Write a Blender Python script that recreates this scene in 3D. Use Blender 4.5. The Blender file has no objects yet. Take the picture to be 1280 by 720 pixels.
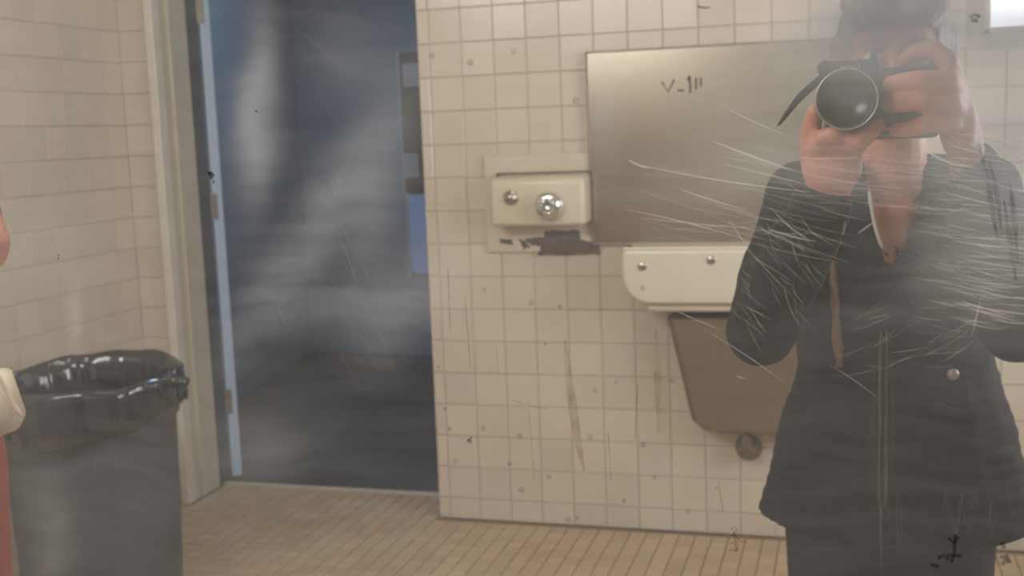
import bpy, bmesh, math, random
from mathutils import Vector, Matrix, noise
rng = random.Random(7)
scene = bpy.context.scene
C = scene.collection

# ------------------------------------------------------------------ camera
F, YAW, PITCH, ROLL, HC = 1454.34, 0.286186, 0.133422, 0.0389908, 1.34404
fw = Vector((-math.sin(YAW)*math.cos(PITCH), math.cos(YAW)*math.cos(PITCH), -math.sin(PITCH)))
rt0 = Vector((math.cos(YAW), math.sin(YAW), 0)); dn0 = fw.cross(rt0)
rt = rt0*math.cos(ROLL) + dn0*math.sin(ROLL)
dn = -rt0*math.sin(ROLL) + dn0*math.cos(ROLL)
cd = bpy.data.cameras.new('camera'); cam = bpy.data.objects.new('camera', cd); C.objects.link(cam)
cd.sensor_width = 36.0; cd.lens = 36.0*F/1280.0; cd.clip_start = 0.05; cd.clip_end = 60
cd.dof.use_dof = True; cd.dof.focus_distance = 0.95; cd.dof.aperture_fstop = 11.5
M = Matrix((rt, -dn, -fw)).transposed().to_4x4(); M.translation = (0, 0, HC); cam.matrix_world = M
scene.camera = cam

def at(x, y, Y):
    """point of the room seen at photo pixel x, y at the distance Y from the camera's wall"""
    d = rt*((x-640)/F) + dn*((y-360)/F) + fw
    return Vector((0, 0, HC)) + d*(Y/d.y)

# ------------------------------------------------------------------ world, lights, exposure
w = bpy.data.worlds.new('world'); scene.world = w; w.use_nodes = True
w.node_tree.nodes['Background'].inputs[0].default_value = (0.92, 0.92, 0.90, 1)
w.node_tree.nodes['Background'].inputs[1].default_value = 0.7
vs = scene.view_settings
vs.view_transform = 'Standard'; vs.look = 'None'; vs.exposure = 0.0; vs.gamma = 1.0; vs.use_curve_mapping = False
scene.cycles.volume_bounces = 1
scene.cycles.transparent_max_bounces = 24
scene.cycles.max_bounces = 8

D = 3.7333          # back wall
YM = 0.70           # mirror sheet
XL, XR = -2.546, 1.25
CEIL = 2.75

def area_light(name, loc, size, size_y, power, col, rot):
    l = bpy.data.lights.new(name, 'AREA'); l.shape = 'RECTANGLE'; l.size = size; l.size_y = size_y
    l.energy = power; l.color = col
    o = bpy.data.objects.new(name, l); C.objects.link(o); o.location = loc; o.rotation_euler = rot
    return o
R = math.radians
area_light('unseen_front_key', (-1.55, YM+0.02, 2.17), 1.5, 0.62, 38, (1.0, 0.965, 0.92), (R(90-58), 0, 0))  # unseen window on the mirror wall, put in as the key light
area_light('added_side_fill', (XR-0.02, 2.45, 1.45), 1.1, 1.0, 19, (0.93, 0.96, 1.0), (R(90), 0, R(90)))  # added side window light, out of view, brightens the lower back wall
area_light('added_ceiling_fill', (-0.75, 2.35, CEIL-0.10), 1.2, 0.16, 5, (1.0, 0.93, 0.80), (0, 0, 0))  # added ceiling light, out of view, for general fill
area_light('hall_light', (-2.2, 5.2, 2.55), 0.6, 0.6, 11, (0.56, 0.78, 1.0), (0, 0, 0))

# ------------------------------------------------------------------ helpers
def nodes_of(m):
    return m.node_tree.nodes, m.node_tree.links
MATS = {}
def mat(name, col, rough=0.5, metal=0.0, var=0.0, scale=8.0, rand=0.0, bump=0.0, bscale=60.0, coat=0.0, col2=None, island=False, spec=None, stretch=None):
    """Principled material; var mixes towards col2 by noise, rand shifts brightness from object to object"""
    m = bpy.data.materials.new(name); m.use_nodes = True; MATS[name] = m
    N, L = nodes_of(m); b = N['Principled BSDF']
    b.inputs['Roughness'].default_value = rough; b.inputs['Metallic'].default_value = metal
    if coat: b.inputs['Coat Weight'].default_value = coat; b.inputs['Coat Roughness'].default_value = 0.08
    if spec is not None: b.inputs['Specular IOR Level'].default_value = spec
    col = tuple(col)+(1,)
    tc = N.new('ShaderNodeTexCoord'); geo = N.new('ShaderNodeNewGeometry')
    src = geo.outputs['Position']
    if stretch:
        mp = N.new('ShaderNodeMapping'); mp.inputs['Scale'].default_value = stretch
        L.new(src, mp.inputs['Vector']); src = mp.outputs[0]
    cur = None
    if var:
        n = N.new('ShaderNodeTexNoise'); n.inputs['Scale'].default_value = scale; n.inputs['Detail'].default_value = 5
        L.new(src, n.inputs['Vector'])
        r = N.new('ShaderNodeMapRange'); r.inputs['From Min'].default_value = 0.35; r.inputs['From Max'].default_value = 0.7
        r.inputs['To Max'].default_value = var; L.new(n.outputs['Fac'], r.inputs['Value'])
        mx = N.new('ShaderNodeMix'); mx.data_type = 'RGBA'
        mx.inputs['A'].default_value = col
        mx.inputs['B'].default_value = tuple(col2)+(1,) if col2 else tuple(c*0.6 for c in col[:3])+(1,)
        L.new(r.outputs[0], mx.inputs['Factor']); cur = mx.outputs['Result']
    if rand:
        oi = N.new('ShaderNodeObjectInfo'); hs = N.new('ShaderNodeHueSaturation')
        r = N.new('ShaderNodeMapRange'); r.inputs['To Min'].default_value = 1-rand; r.inputs['To Max'].default_value = 1+rand
        L.new(geo.outputs['Random Per Island'] if island else oi.outputs['Random'], r.inputs['Value'])
        L.new(r.outputs[0], hs.inputs['Value'])
        hs.inputs['Color'].default_value = col
        if cur: L.new(cur, hs.inputs['Color'])
        cur = hs.outputs[0]
    if cur: L.new(cur, b.inputs['Base Color'])
    else: b.inputs['Base Color'].default_value = col
    if bump:
        n = N.new('ShaderNodeTexNoise'); n.inputs['Scale'].default_value = bscale; n.inputs['Detail'].default_value = 4
        L.new(src, n.inputs['Vector'])
        bp = N.new('ShaderNodeBump'); bp.inputs['Strength'].default_value = bump; bp.inputs['Distance'].default_value = 0.01
        L.new(n.outputs['Fac'], bp.inputs['Height']); L.new(bp.outputs[0], b.inputs['Normal'])
    return m

def film(name, col, alpha, trans=0.5, var=0.0, scale=60):
    """mark on the mirror sheet: part see-through, part diffusing"""
    m = bpy.data.materials.new(name); m.use_nodes = True; MATS[name] = m
    N, L = nodes_of(m); N.remove(N['Principled BSDF']); out = N['Material Output']
    t = N.new('ShaderNodeBsdfTransparent'); d = N.new('ShaderNodeBsdfDiffuse'); tl = N.new('ShaderNodeBsdfTranslucent')
    d.inputs[0].default_value = tuple(col)+(1,); tl.inputs[0].default_value = tuple(col)+(1,)
    a = N.new('ShaderNodeMixShader'); a.inputs[0].default_value = trans
    L.new(d.outputs[0], a.inputs[1]); L.new(tl.outputs[0], a.inputs[2])
    c = N.new('ShaderNodeMixShader'); c.inputs[0].default_value = alpha
    if var:
        g = N.new('ShaderNodeNewGeometry'); n = N.new('ShaderNodeTexNoise'); n.inputs['Scale'].default_value = scale
        L.new(g.outputs['Position'], n.inputs['Vector'])
        r = N.new('ShaderNodeMapRange'); r.inputs['From Min'].default_value = 0.35; r.inputs['From Max'].default_value = 0.65
        r.inputs['To Min'].default_value = alpha*(1-var); r.inputs['To Max'].default_value = alpha
        L.new(n.outputs['Fac'], r.inputs['Value']); L.new(r.outputs[0], c.inputs[0])
    L.new(t.outputs[0], c.inputs[1]); L.new(a.outputs[0], c.inputs[2]); L.new(c.outputs[0], out.inputs['Surface'])
    return m

def link(name, me, m=None, parent=None, smooth=False):
    if m is not None and not me.materials: me.materials.append(MATS[m] if isinstance(m, str) else m)
    if smooth:
        for p in me.polygons: p.use_smooth = True
    o = bpy.data.objects.new(name, me); C.objects.link(o)
    if parent: o.parent = parent; o.matrix_parent_inverse = parent.matrix_world.inverted()
    return o
def obj(name, bm, m=None, parent=None, smooth=False):
    bmesh.ops.recalc_face_normals(bm, faces=bm.faces)
    me = bpy.data.meshes.new(name); bm.to_mesh(me); bm.free()
    return link(name, me, m, parent, smooth)
def pyd(name, v, f, m=None, parent=None, smooth=False):
    me = bpy.data.meshes.new(name); me.from_pydata([tuple(p) for p in v], [], f); me.update()
    return link(name, me, m, parent, smooth)
def tag(o, label=None, cat=None, group=None, kind=None):
    if label: o['label'] = label
    if cat: o['category'] = cat
    if group: o['group'] = group
    if kind: o['kind'] = kind
    return o
def empty(name, loc):
    o = bpy.data.objects.new(name, None); C.objects.link(o); o.location = loc; o.empty_display_size = 0.05
    bpy.context.view_layer.update(); o.matrix_world = Matrix.Translation(loc)
    return o
def bbox(bm, a, b, bev=0.0, seg=2):
    a, b = Vector(a), Vector(b)
    r = bmesh.ops.create_cube(bm, size=1.0, matrix=Matrix.Translation((a+b)/2) @ Matrix.Diagonal((*(b-a), 1)))
    if bev:
        es = list({e for v in r['verts'] for e in v.link_edges})
        bmesh.ops.bevel(bm, geom=es, offset=bev, segments=seg, affect='EDGES', profile=0.5)
    return bm
def box(name, a, b, m, parent=None, bev=0.0, seg=2, smooth=False):
    return obj(name, bbox(bmesh.new(), a, b, bev, seg), m, parent, smooth)
def lathe(bm, prof, centre, axis='Z', n=40, cap=True):
    rings = []
    for r, h in prof:
        ring = []
        for i in range(n):
            a = 2*math.pi*i/n; x, y = r*math.cos(a), r*math.sin(a)
            p = Vector((x, y, h)) if axis == 'Z' else Vector((x, -h, y))       # 'Y': h grows towards the viewer
            ring.append(bm.verts.new(Vector(centre)+p))
        rings.append(ring)
    for A, B in zip(rings, rings[1:]):
        for i in range(n): bm.faces.new((A[i], A[(i+1) % n], B[(i+1) % n], B[i]))
    if cap: bm.faces.new(rings[0]); bm.faces.new(rings[-1])
    return bm
def cone(bm, p0, r0, p1, r1, n=16):
    """rounded cone: one limb segment"""
    p0, p1 = Vector(p0), Vector(p1); ax = (p1-p0); Ln = ax.length; ax.normalize()
    q = ax.to_track_quat('Z', 'Y'); prof = []
    for k in range(7):
        a = -math.pi/2 + math.pi/2*k/6; prof.append((r0*math.cos(a), r0*math.sin(a)))
    for k in range(7):
        a = math.pi/2*k/6; prof.append((r1*math.cos(a), Ln + r1*math.sin(a)))
    rings = []
    for r, h in prof:
        rings.append([bm.verts.new(p0 + q @ Vector((max(r, 1e-4)*math.cos(2*math.pi*i/n), max(r, 1e-4)*math.sin(2*math.pi*i/n), h))) for i in range(n)])
    for A, B in zip(rings, rings[1:]):
        for i in range(n): bm.faces.new((A[i], A[(i+1) % n], B[(i+1) % n], B[i]))
    bm.faces.new(rings[0]); bm.faces.new(rings[-1])
def chain(bm, pts):
    for (a, ra), (b, rb) in zip(pts, pts[1:]): cone(bm, a, ra, b, rb)
def ell(bm, c, r, rot=None):
    m4 = Matrix.Translation(c) @ (rot.to_4x4() if rot else Matrix.Identity(4)) @ Matrix.Diagonal((*r, 1))
    bmesh.ops.create_uvsphere(bm, u_segments=28, v_segments=18, radius=1.0, matrix=m4)
def grown(name, bm, voxel, m, parent, smooth=6, fac=0.5, keep=None):
    """fuse overlapping shapes into one continuous skin"""
    bmesh.ops.recalc_face_normals(bm, faces=bm.faces)
    me = bpy.data.meshes.new(name+'_raw'); bm.to_mesh(me); bm.free()
    t = bpy.data.objects.new('tmp_raw', me); C.objects.link(t)
    r = t.modifiers.new('r', 'REMESH'); r.mode = 'VOXEL'; r.voxel_size = voxel
    s = t.modifiers.new('s', 'SMOOTH'); s.iterations = smooth; s.factor = fac
    dg = bpy.context.evaluated_depsgraph_get(); dg.update()
    out = bpy.data.meshes.new_from_object(t.evaluated_get(dg))
    bpy.data.objects.remove(t); bpy.data.meshes.remove(me)
    out.name = name; out.materials.clear()
    if keep:
        b = bmesh.new(); b.from_mesh(out)
        bmesh.ops.delete(b, geom=[f for f in b.faces if not keep(f.calc_center_median())], context='FACES')
        b.to_mesh(out); b.free()
    return link(name, out, m, parent, True)
def tube(bm, pts, r, n=8):
    pts = [Vector(p) for p in pts]; rings = []
    for i, p in enumerate(pts):
        d = (pts[min(i+1, len(pts)-1)]-pts[max(i-1, 0)]).normalized(); q = d.to_track_quat('Z', 'Y')
        rr = r[i] if isinstance(r, (list, tuple)) else r
        rings.append([bm.verts.new(p + q @ Vector((rr*math.cos(2*math.pi*k/n), rr*math.sin(2*math.pi*k/n), 0))) for k in range(n)])
    for A, B in zip(rings, rings[1:]):
        for i in range(n): bm.faces.new((A[i], A[(i+1) % n], B[(i+1) % n], B[i]))
    bm.faces.new(rings[0]); bm.faces.new(rings[-1])
    return bm

# ------------------------------------------------------------------ materials
mat('wall_tile', (0.65, 0.575, 0.475), 0.22, var=0.35, scale=5, rand=0.045, bump=0.03, bscale=25, col2=(0.56, 0.475, 0.375))
mat('wall_tile_many', (0.65, 0.575, 0.475), 0.22, var=0.35, scale=5, rand=0.045, island=True, col2=(0.56, 0.475, 0.375))
mat('grout', (0.50, 0.43, 0.34), 0.9, var=0.5, scale=14)
mat('floor_tile', (0.50, 0.375, 0.235), 0.45, var=0.5, scale=4, rand=0.09, col2=(0.46, 0.29, 0.16))
mat('floor_tile_many', (0.50, 0.375, 0.235), 0.45, var=0.5, scale=4, rand=0.09, island=True, col2=(0.46, 0.29, 0.16))
mat('floor_grout', (0.27, 0.19, 0.115), 0.9)
mat('cream_paint', (0.60, 0.54, 0.43), 0.4, var=0.4, scale=10, col2=(0.47, 0.41, 0.31), bump=0.05, bscale=30)
mat('white_paint', (0.72, 0.67, 0.58), 0.4, var=0.4, scale=12, col2=(0.55, 0.49, 0.40))
mat('plaster', (0.62, 0.56, 0.46), 0.8, var=0.3, scale=3)
mat('hall_blue', (0.155, 0.25, 0.335), 0.55, var=0.5, scale=1.6, col2=(0.12, 0.19, 0.255))
mat('hall_floor', (0.030, 0.030, 0.033), 0.6, var=0.6, scale=5, col2=(0.02, 0.02, 0.022))
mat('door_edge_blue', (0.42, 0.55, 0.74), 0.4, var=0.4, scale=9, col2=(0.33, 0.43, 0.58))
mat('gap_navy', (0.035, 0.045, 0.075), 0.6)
mat('shadow_dark', (0.07, 0.062, 0.05), 0.7)  # tone of the shadow line behind the dryer cover
mat('old_brass', (0.22, 0.20, 0.17), 0.4, metal=0.7, var=0.5, scale=40)
mat('steel', (0.44, 0.40, 0.315), 0.26, metal=1.0, var=0.5, scale=6, col2=(0.42, 0.385, 0.305), bump=0.015, bscale=9)
mat('steel_rim', (0.36, 0.33, 0.28), 0.7, metal=1.0)
mat('chrome', (0.80, 0.82, 0.80), 0.10, metal=1.0)
mat('dull_chrome', (0.50, 0.46, 0.42), 0.28, metal=1.0)
mat('enamel', (0.66, 0.59, 0.455), 0.22, var=0.25, scale=14, col2=(0.58, 0.51, 0.38))
mat('enamel_plate', (0.64, 0.565, 0.44), 0.35, var=0.35, scale=14, col2=(0.53, 0.46, 0.35))
mat('peeled', (0.085, 0.068, 0.06), 0.7, var=0.6, scale=60, col2=(0.16, 0.12, 0.10))
mat('porcelain', (0.74, 0.69, 0.56), 0.15, var=0.15, scale=8)
mat('taupe_steel', (0.17, 0.125, 0.08), 0.5, var=0.25, scale=6)
mat('ink', (0.07, 0.06, 0.055), 0.7)
mat('can_grey', (0.072, 0.072, 0.088), 0.55, var=0.5, scale=9, col2=(0.045, 0.045, 0.054), bump=0.05, bscale=120)
mat('bag_black', (0.006, 0.007, 0.014), 0.12, bump=0.25, bscale=26, coat=0.6)
mat('skin', (0.54, 0.235, 0.155), 0.5, var=0.5, scale=24, col2=(0.48, 0.17, 0.11), bump=0.06, bscale=180)
mat('nail', (0.62, 0.36, 0.30), 0.3)
mat('lip', (0.40, 0.13, 0.11), 0.45)
mat('eye_white', (0.75, 0.72, 0.68), 0.2)
mat('iris', (0.05, 0.035, 0.02), 0.2)
mat('hair', (0.28, 0.215, 0.16), 0.5, var=0.6, scale=90, stretch=(1, 1, 0.12), bump=0.4, bscale=140)
mat('jacket', (0.014, 0.0135, 0.0135), 0.85, var=0.5, scale=14, bump=0.12, bscale=22, spec=0.25)
mat('seam', (0.010, 0.0095, 0.0095), 0.8)
mat('fur', (0.006, 0.006, 0.006), 0.95)
mat('zip_tan', (0.34, 0.235, 0.14), 0.5)
mat('zip_brown', (0.10, 0.07, 0.05), 0.5)
mat('snap', (0.42, 0.34, 0.31), 0.35, metal=0.4)
mat('shirt_white', (0.5, 0.46, 0.42), 0.8)
mat('trouser_dark', (0.018, 0.018, 0.02), 0.9)
mat('shoe', (0.02, 0.018, 0.016), 0.5)
mat('camera_black', (0.016, 0.016, 0.017), 0.45)
mat('lens_glass', (0.010, 0.018, 0.016), 0.30)
mat('lens_ring', (0.55, 0.50, 0.42), 0.3, metal=1.0)
mat('letter', (0.75, 0.75, 0.72), 0.5)
mat('navy_cloth', (0.02, 0.03, 0.05), 0.9)
mat('green_cloth', (0.03, 0.05, 0.045), 0.9)
mat('red_cloth', (0.36, 0.075, 0.05), 0.85, var=0.3, scale=30)
mat('cream_cloth', (0.72, 0.62, 0.48), 0.85, var=0.2, scale=20)
mat('tan_strap', (0.62, 0.47, 0.36), 0.7)
mat('board_dark', (0.045, 0.045, 0.05), 0.7, var=0.5, scale=20)
mat('paper', (0.36, 0.38, 0.40), 0.8)
mat('pale_blue', (0.34, 0.52, 0.92), 0.5)
film('scratch_film', (0.90, 0.84, 0.74), 0.26, 0.6)
film('scratch_mid', (0.92, 0.88, 0.82), 0.40, 0.6)
film('scratch_faint', (0.90, 0.88, 0.84), 0.10, 0.6)
film('scratch_strong', (0.95, 0.90, 0.82), 0.50, 0.6)
film('dark_film', (0.02, 0.02, 0.02), 0.75, 0.3, var=0.6)
film('grime_film', (0.03, 0.03, 0.03), 0.45, 0.3, var=0.8, scale=90)
film('drip_film', (0.28, 0.19, 0.115), 0.42, 0.5, var=0.7, scale=70)
film('spot_film', (0.17, 0.14, 0.115), 0.32, 0.5, var=0.5, scale=200)
film('rust_film', (0.20, 0.13, 0.04), 0.55, 0.4, var=0.6, scale=160)

# ------------------------------------------------------------------ setting
def panel(name, a, b, m):
    return tag(box(name, a, b, m), kind='structure')
T = 0.10
floor = panel('floor', (XL-T, YM-T, -0.06), (XR+T, 3.985, -0.004), 'floor_grout')
ceiling = panel('ceiling', (XL-T, YM-T, CEIL), (XR+T, D+0.3, CEIL+T), 'plaster')
DX0, DX1, DH = -2.40, -1.395, 2.06     # doorway
def wall_with_hole(name, a, b, hole, m, axis=0):
    """wall between corners a and b, with rectangular holes (lo, hi, z0, z1) along axis"""
    bm = bmesh.new(); u0, u1 = a[axis], b[axis]
    hs = sorted(hole)
    def put(l, h, z0, z1):
        if h-l < 1e-4 or z1-z0 < 1e-4: return
        p, q = list(a), list(b); p[axis], q[axis], p[2], q[2] = l, h, z0, z1; bbox(bm, p, q)
    cur = u0
    for l, h, z0, z1 in hs:
        put(cur, l, a[2], b[2]); put(l, h, a[2], z0); put(l, h, z1, b[2]); cur = h
    put(cur, u1, a[2], b[2])
    return tag(obj(name, bm, m), kind='structure')
G = 0.0035
WX0, WX1, WZ0, WZ1 = 0.375, 1.05, 1.575, 2.25        # window in the back wall
wall_back = wall_with_hole('wall_back', (XL-T, D+G, 0), (XR+T, D+0.22, CEIL), [(DX0, DX1, 0, DH), (WX0, WX1, WZ0, WZ1)], 'grout')
wall_left = panel('wall_left', (XL-T, YM-T, 0), (XL-G, D+0.22, CEIL), 'grout')
wall_right = wall_with_hole('wall_right', (XR, YM-T, 0), (XR+T, D+0.22, CEIL), [(1.88, 3.02, 0.94, 1.96)], 'plaster', axis=1)
MX0, MX1, MZ0, MZ1 = -0.84, 0.36, 0.94, 1.74        # mirror opening
wall_front = wall_with_hole('wall_front', (XL-T, YM-0.02, 0), (XR+T, YM+0.004, CEIL), [(-2.32, -0.78-0.08, 1.85, 2.49), (MX0, MX1, MZ0, MZ1)], 'plaster')

# wall tiles: one mesh per size, placed one by one where the photo shows them, the rest joined
K = 0.112
def tile_mesh(name, wd, ht, m, dep=G, j=0.0023, bv=0.0018):
    x, z = wd/2-j/2, ht/2-j/2
    v = [(-x, dep, -z), (x, dep, -z), (x, dep, z), (-x, dep, z), (-x, bv, -z), (x, bv, -z), (x, bv, z), (-x, bv, z),
         (-x+bv, 0, -z+bv), (x-bv, 0, -z+bv), (x-bv, 0, z-bv), (-x+bv, 0, z-bv)]
    f = []
    for o in (0, 4):
        for i in range(4): f.append((o+i, o+(i+1) % 4, o+4+(i+1) % 4, o+4+i))
    f.append((8, 9, 10, 11))
    me = bpy.data.meshes.new(name); me.from_pydata(v, [], f); me.update(); me.materials.append(MATS[m]); return me
def add_tiles(wall, spots, meshes, rz, many, name='tile'):
    vs_, fs_ = [], []
    for c, key, alone in spots:
        me = meshes[key]
        rot = Matrix.Rotation(rz, 4, 'Z') @ Matrix.Rotation(rng.gauss(0, R(0.35)), 4, 'X') @ Matrix.Rotation(rng.gauss(0, R(0.35)), 4, 'Z')
        mw = Matrix.Translation(Vector(c)) @ rot
        if alone:
            o = bpy.data.objects.new(name, me); C.objects.link(o); o.parent = wall; o.matrix_world = mw
        else:
            k0 = len(vs_); vs_ += [mw @ p.co for p in me.vertices]; fs_ += [tuple(k0+i for i in p.vertices) for p in me.polygons]
    if vs_: tag(pyd(many[0], vs_, fs_, many[1], wall), kind='stuff')
Z0 = 1.30839 - 12*K + K                 # first full joint above the floor
rows = [(Z0/2+0.001, 'low')] + [(Z0 + (i+0.5)*K, 'full') for i in range(23) if Z0+(i+1)*K < CEIL]
M_full = tile_mesh('wall_tile_square', K, K, 'wall_tile'); M_low = tile_mesh('wall_tile_cut', K, Z0-0.002, 'wall_tile')
M_edge = tile_mesh('edge_tile', 0.042, K, 'wall_tile', bv=0.004); M_edge_low = tile_mesh('edge_tile_cut', 0.042, Z0-0.002, 'wall_tile', bv=0.004)
spots = []; X0 = -1.24343 - K
PX0, PX1, PZ0, PZ1 = -0.818, 0.20, 0.967, 1.588     # steel panel on this wall
for z, k in rows:
    for i in range(0, 23):
        x = X0 + (i+0.5)*K
        if x + K/2 > XR: continue
        if WX0-0.05 < x < WX1+0.05 and WZ0-0.05 < z < WZ1+0.05: continue
        hid = (PX0+0.06 < x < PX1-0.06 and PZ0+0.06 < z < PZ1-0.06)
        if hid: continue
        spots.append(((x, D, z), k, x < 0.55 and z < 1.86))
    spots.append(((X0-0.022, D, z), 'e'+k, z < 1.9))
    spots.append(((-2.4895, D, z), k, z < 1.95))
for i in range(9): spots += [((X0-0.022-K*(k+0.5)+0.0, D, z), 'full', False) for z, kk in rows for k in [i] if z > DH+0.1 and X0-0.022-K*(k+0.5) > XL+0.15]
add_tiles(wall_back, spots, {'full': M_full, 'low': M_low, 'efull': M_edge, 'elow': M_edge_low}, 0, ('tile_field', 'wall_tile_many'))
spots = []
for z, k in rows:
    for i in range(26):
        y = D + 0.005 - (i+0.5)*K
        if y < YM+0.05: continue
        spots.append(((XL, y, z), k, y > 2.86 and z < 1.98))
add_tiles(wall_left, spots, {'full': M_full, 'low': M_low}, R(90), ('tile_field', 'wall_tile_many'))

# floor tiles
KF = 0.054
M_ft = tile_mesh('floor_tile_square', KF, KF, 'floor_tile', dep=0.004, j=0.004, bv=0.001)
vs_, fs_, near = [], [], []
for i in range(int((XR-XL)/KF)):
    for j in range(int((3.975-YM)/KF)):
        x, y = XL+0.002+(i+0.5)*KF, 3.978-(j+0.5)*KF
        if y > D-0.02 and not (DX0+0.02 < x < DX1-0.02): continue
        mw = Matrix.Translation((x, y, 0)) @ Matrix.Rotation(R(-90), 4, 'X') @ Matrix.Rotation(rng.gauss(0, R(0.3)), 4, 'X') @ Matrix.Rotation(rng.gauss(0, R(0.3)), 4, 'Z')
        d = Vector((x, y, 0)) - Vector((0, 0, HC)); zc = d.dot(fw); px, py = 640+F*d.dot(rt)/zc, 360+F*d.dot(dn)/zc
        if 222 < px < 985 and py < 722: near.append((zc, mw))
        else:
            k0 = len(vs_); vs_ += [mw @ p.co for p in M_ft.vertices]; fs_ += [tuple(k0+q for q in p.vertices) for p in M_ft.polygons]
near.sort(key=lambda t: t[0])
for n, (zc, mw) in enumerate(near):
    if n < 295:
        o = bpy.data.objects.new('floor_tile', M_ft); C.objects.link(o); o.parent = floor; o.matrix_world = mw
    else:
        k0 = len(vs_); vs_ += [mw @ p.co for p in M_ft.vertices]; fs_ += [tuple(k0+q for q in p.vertices) for p in M_ft.polygons]
tag(pyd('tile_field', vs_, fs_, 'floor_tile_many', floor), kind='stuff')

# doorway: painted frame, threshold, door swung out into the hall
fr = empty('trim_1', (DX0, D, 0)); tag(fr, kind='structure')
box('casing', (DX0-0.022, D-0.022, 0), (DX0+0.012, D+0.03, DH), 'white_paint', fr, 0.004)
box('jamb', (DX0-0.01, D+0.03, 0), (DX0+0.004, D+0.215, DH), 'cream_paint', fr)
box('door_stop', (DX0+0.004, D+0.075, 0), (DX0+0.016, D+0.10, DH), 'cream_paint', fr, 0.003)
box('jamb', (DX1-0.004, D+0.008, 0), (DX1+0.012, D+0.215, DH), 'cream_paint', fr)
box('head', (DX0, D+0.01, DH-0.03), (DX1, D+0.215, DH+0.02), 'cream_paint', fr)
tag(box('trim_2', (DX0+0.005, D+0.235, -0.004), (DX1, D+0.265, 0.006), 'cream_paint', bev=0.003), kind='structure')
# door leaf, hinge side towards the room
hx, hy = at(285, 600, 4.03).x + 0.006, 4.035
door = empty('door_1', (hx, hy, 0)); tag(door, kind='structure')
def local_box(name, a, b, m, parent, M4, bev=0.002):
    bm = bbox(bmesh.new(), a, b, bev); bmesh.ops.transform(bm, matrix=M4, verts=bm.verts); return obj(name, bm, m, parent)
MD = Matrix.Translation((hx, hy, 0)) @ Matrix.Rotation(R(33), 4, 'Z')
local_box('door_leaf', (0.012, 0.004, 0.012), (0.046, 0.92, 2.03), 'hall_blue', door, MD)
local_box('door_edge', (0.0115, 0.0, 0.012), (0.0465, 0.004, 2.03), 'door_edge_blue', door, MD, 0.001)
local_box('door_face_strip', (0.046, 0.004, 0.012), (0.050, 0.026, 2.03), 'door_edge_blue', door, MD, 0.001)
for hz in (0.27, 1.05, 1.80):
    hg = local_box('hinge', (-0.012, -0.004, hz), (0.030, -0.001, hz+0.10), 'old_brass', door, MD, 0.001)
    bm = bmesh.new(); lathe(bm, [(0.007, hz-0.004), (0.007, hz+0.104)], (0, 0, 0), n=12); bmesh.ops.transform(bm, matrix=MD @ Matrix.Translation((-0.012, -0.006, 0)), verts=bm.verts)
    obj('hinge_pin', bm, 'old_brass', hg, True)
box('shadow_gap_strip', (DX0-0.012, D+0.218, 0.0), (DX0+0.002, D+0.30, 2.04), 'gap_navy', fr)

# hall beyond
panel('floor_hall', (-4.2, 3.985, -0.06), (-0.6, 7.0, -0.002), 'hall_floor')
panel('ceiling_hall', (-4.2, D+0.22, CEIL), (-0.6, 7.0, CEIL+T), 'hall_blue')
HB = 6.62
panel('wall_hall_back', (-4.2, HB, 0), (-0.6, HB+T, CEIL), 'hall_blue')
panel('wall_hall_right', (-1.05, D+0.22, 0), (-0.95, HB, CEIL), 'hall_blue')
a, b = Vector((-2.98, 4.30, 0)), Vector((-3.28, HB+0.02, 0)); nrm = Vector((-(b-a).y, (b-a).x, 0)).normalized()*0.1
hv = [a, b, b+nrm, a+nrm]; hv = hv + [p+Vector((0, 0, CEIL)) for p in hv]
tag(pyd('wall_hall_left', hv, [(0, 1, 2, 3), (4, 5, 6, 7), (0, 1, 5, 4), (1, 2, 6, 5), (2, 3, 7, 6), (3, 0, 4, 7)], 'hall_blue'), kind='structure')
panel('wall_hall_end', (-4.2, D+0.22, 0), (-3.0, D+0.30, CEIL), 'hall_blue')
# notice board and pale panel on the far hall wall
n0, n1 = at(497, 66, HB-0.03), at(545, 240, HB-0.03)
nb = empty('notice_board', (n0.x, HB-0.02, n1.z)); tag(nb, 'dark notice board with pale papers on the far blue hall wall', 'notice board')
box('backing', (n0.x, HB-0.03, n1.z), (n0.x+0.55, HB-0.001, n0.z), 'board_dark', nb, 0.004)
box('board_frame', (n0.x-0.008, HB-0.036, n1.z), (n0.x+0.006, HB-0.001, n0.z), 'paper', nb)
for (x0, y0, x1, y1) in ((503, 80, 522, 108), (502, 192, 520, 222)):
    p, q = at(x0, y0, HB-0.034), at(x1, y1, HB-0.034)
    box('paper_notice', (p.x, HB-0.034, q.z), (q.x+0.02, HB-0.030, p.z), 'paper', nb)
p, q = at(505, 240, HB-0.03), at(545, 342, HB-0.03)
pp = empty('wall_panel', (p.x, HB-0.02, q.z)); tag(pp, 'pale blue panel on the far hall wall below the dark notice board', 'panel')
box('panel_sheet', (p.x+0.02, HB-0.022, q.z), (p.x+0.50, HB-0.001, p.z-0.02), 'pale_blue', pp, 0.004)
box('panel_frame', (p.x, HB-0.028, q.z-0.02), (p.x+0.02, HB-0.001, p.z), 'paper', pp, 0.004)
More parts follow.
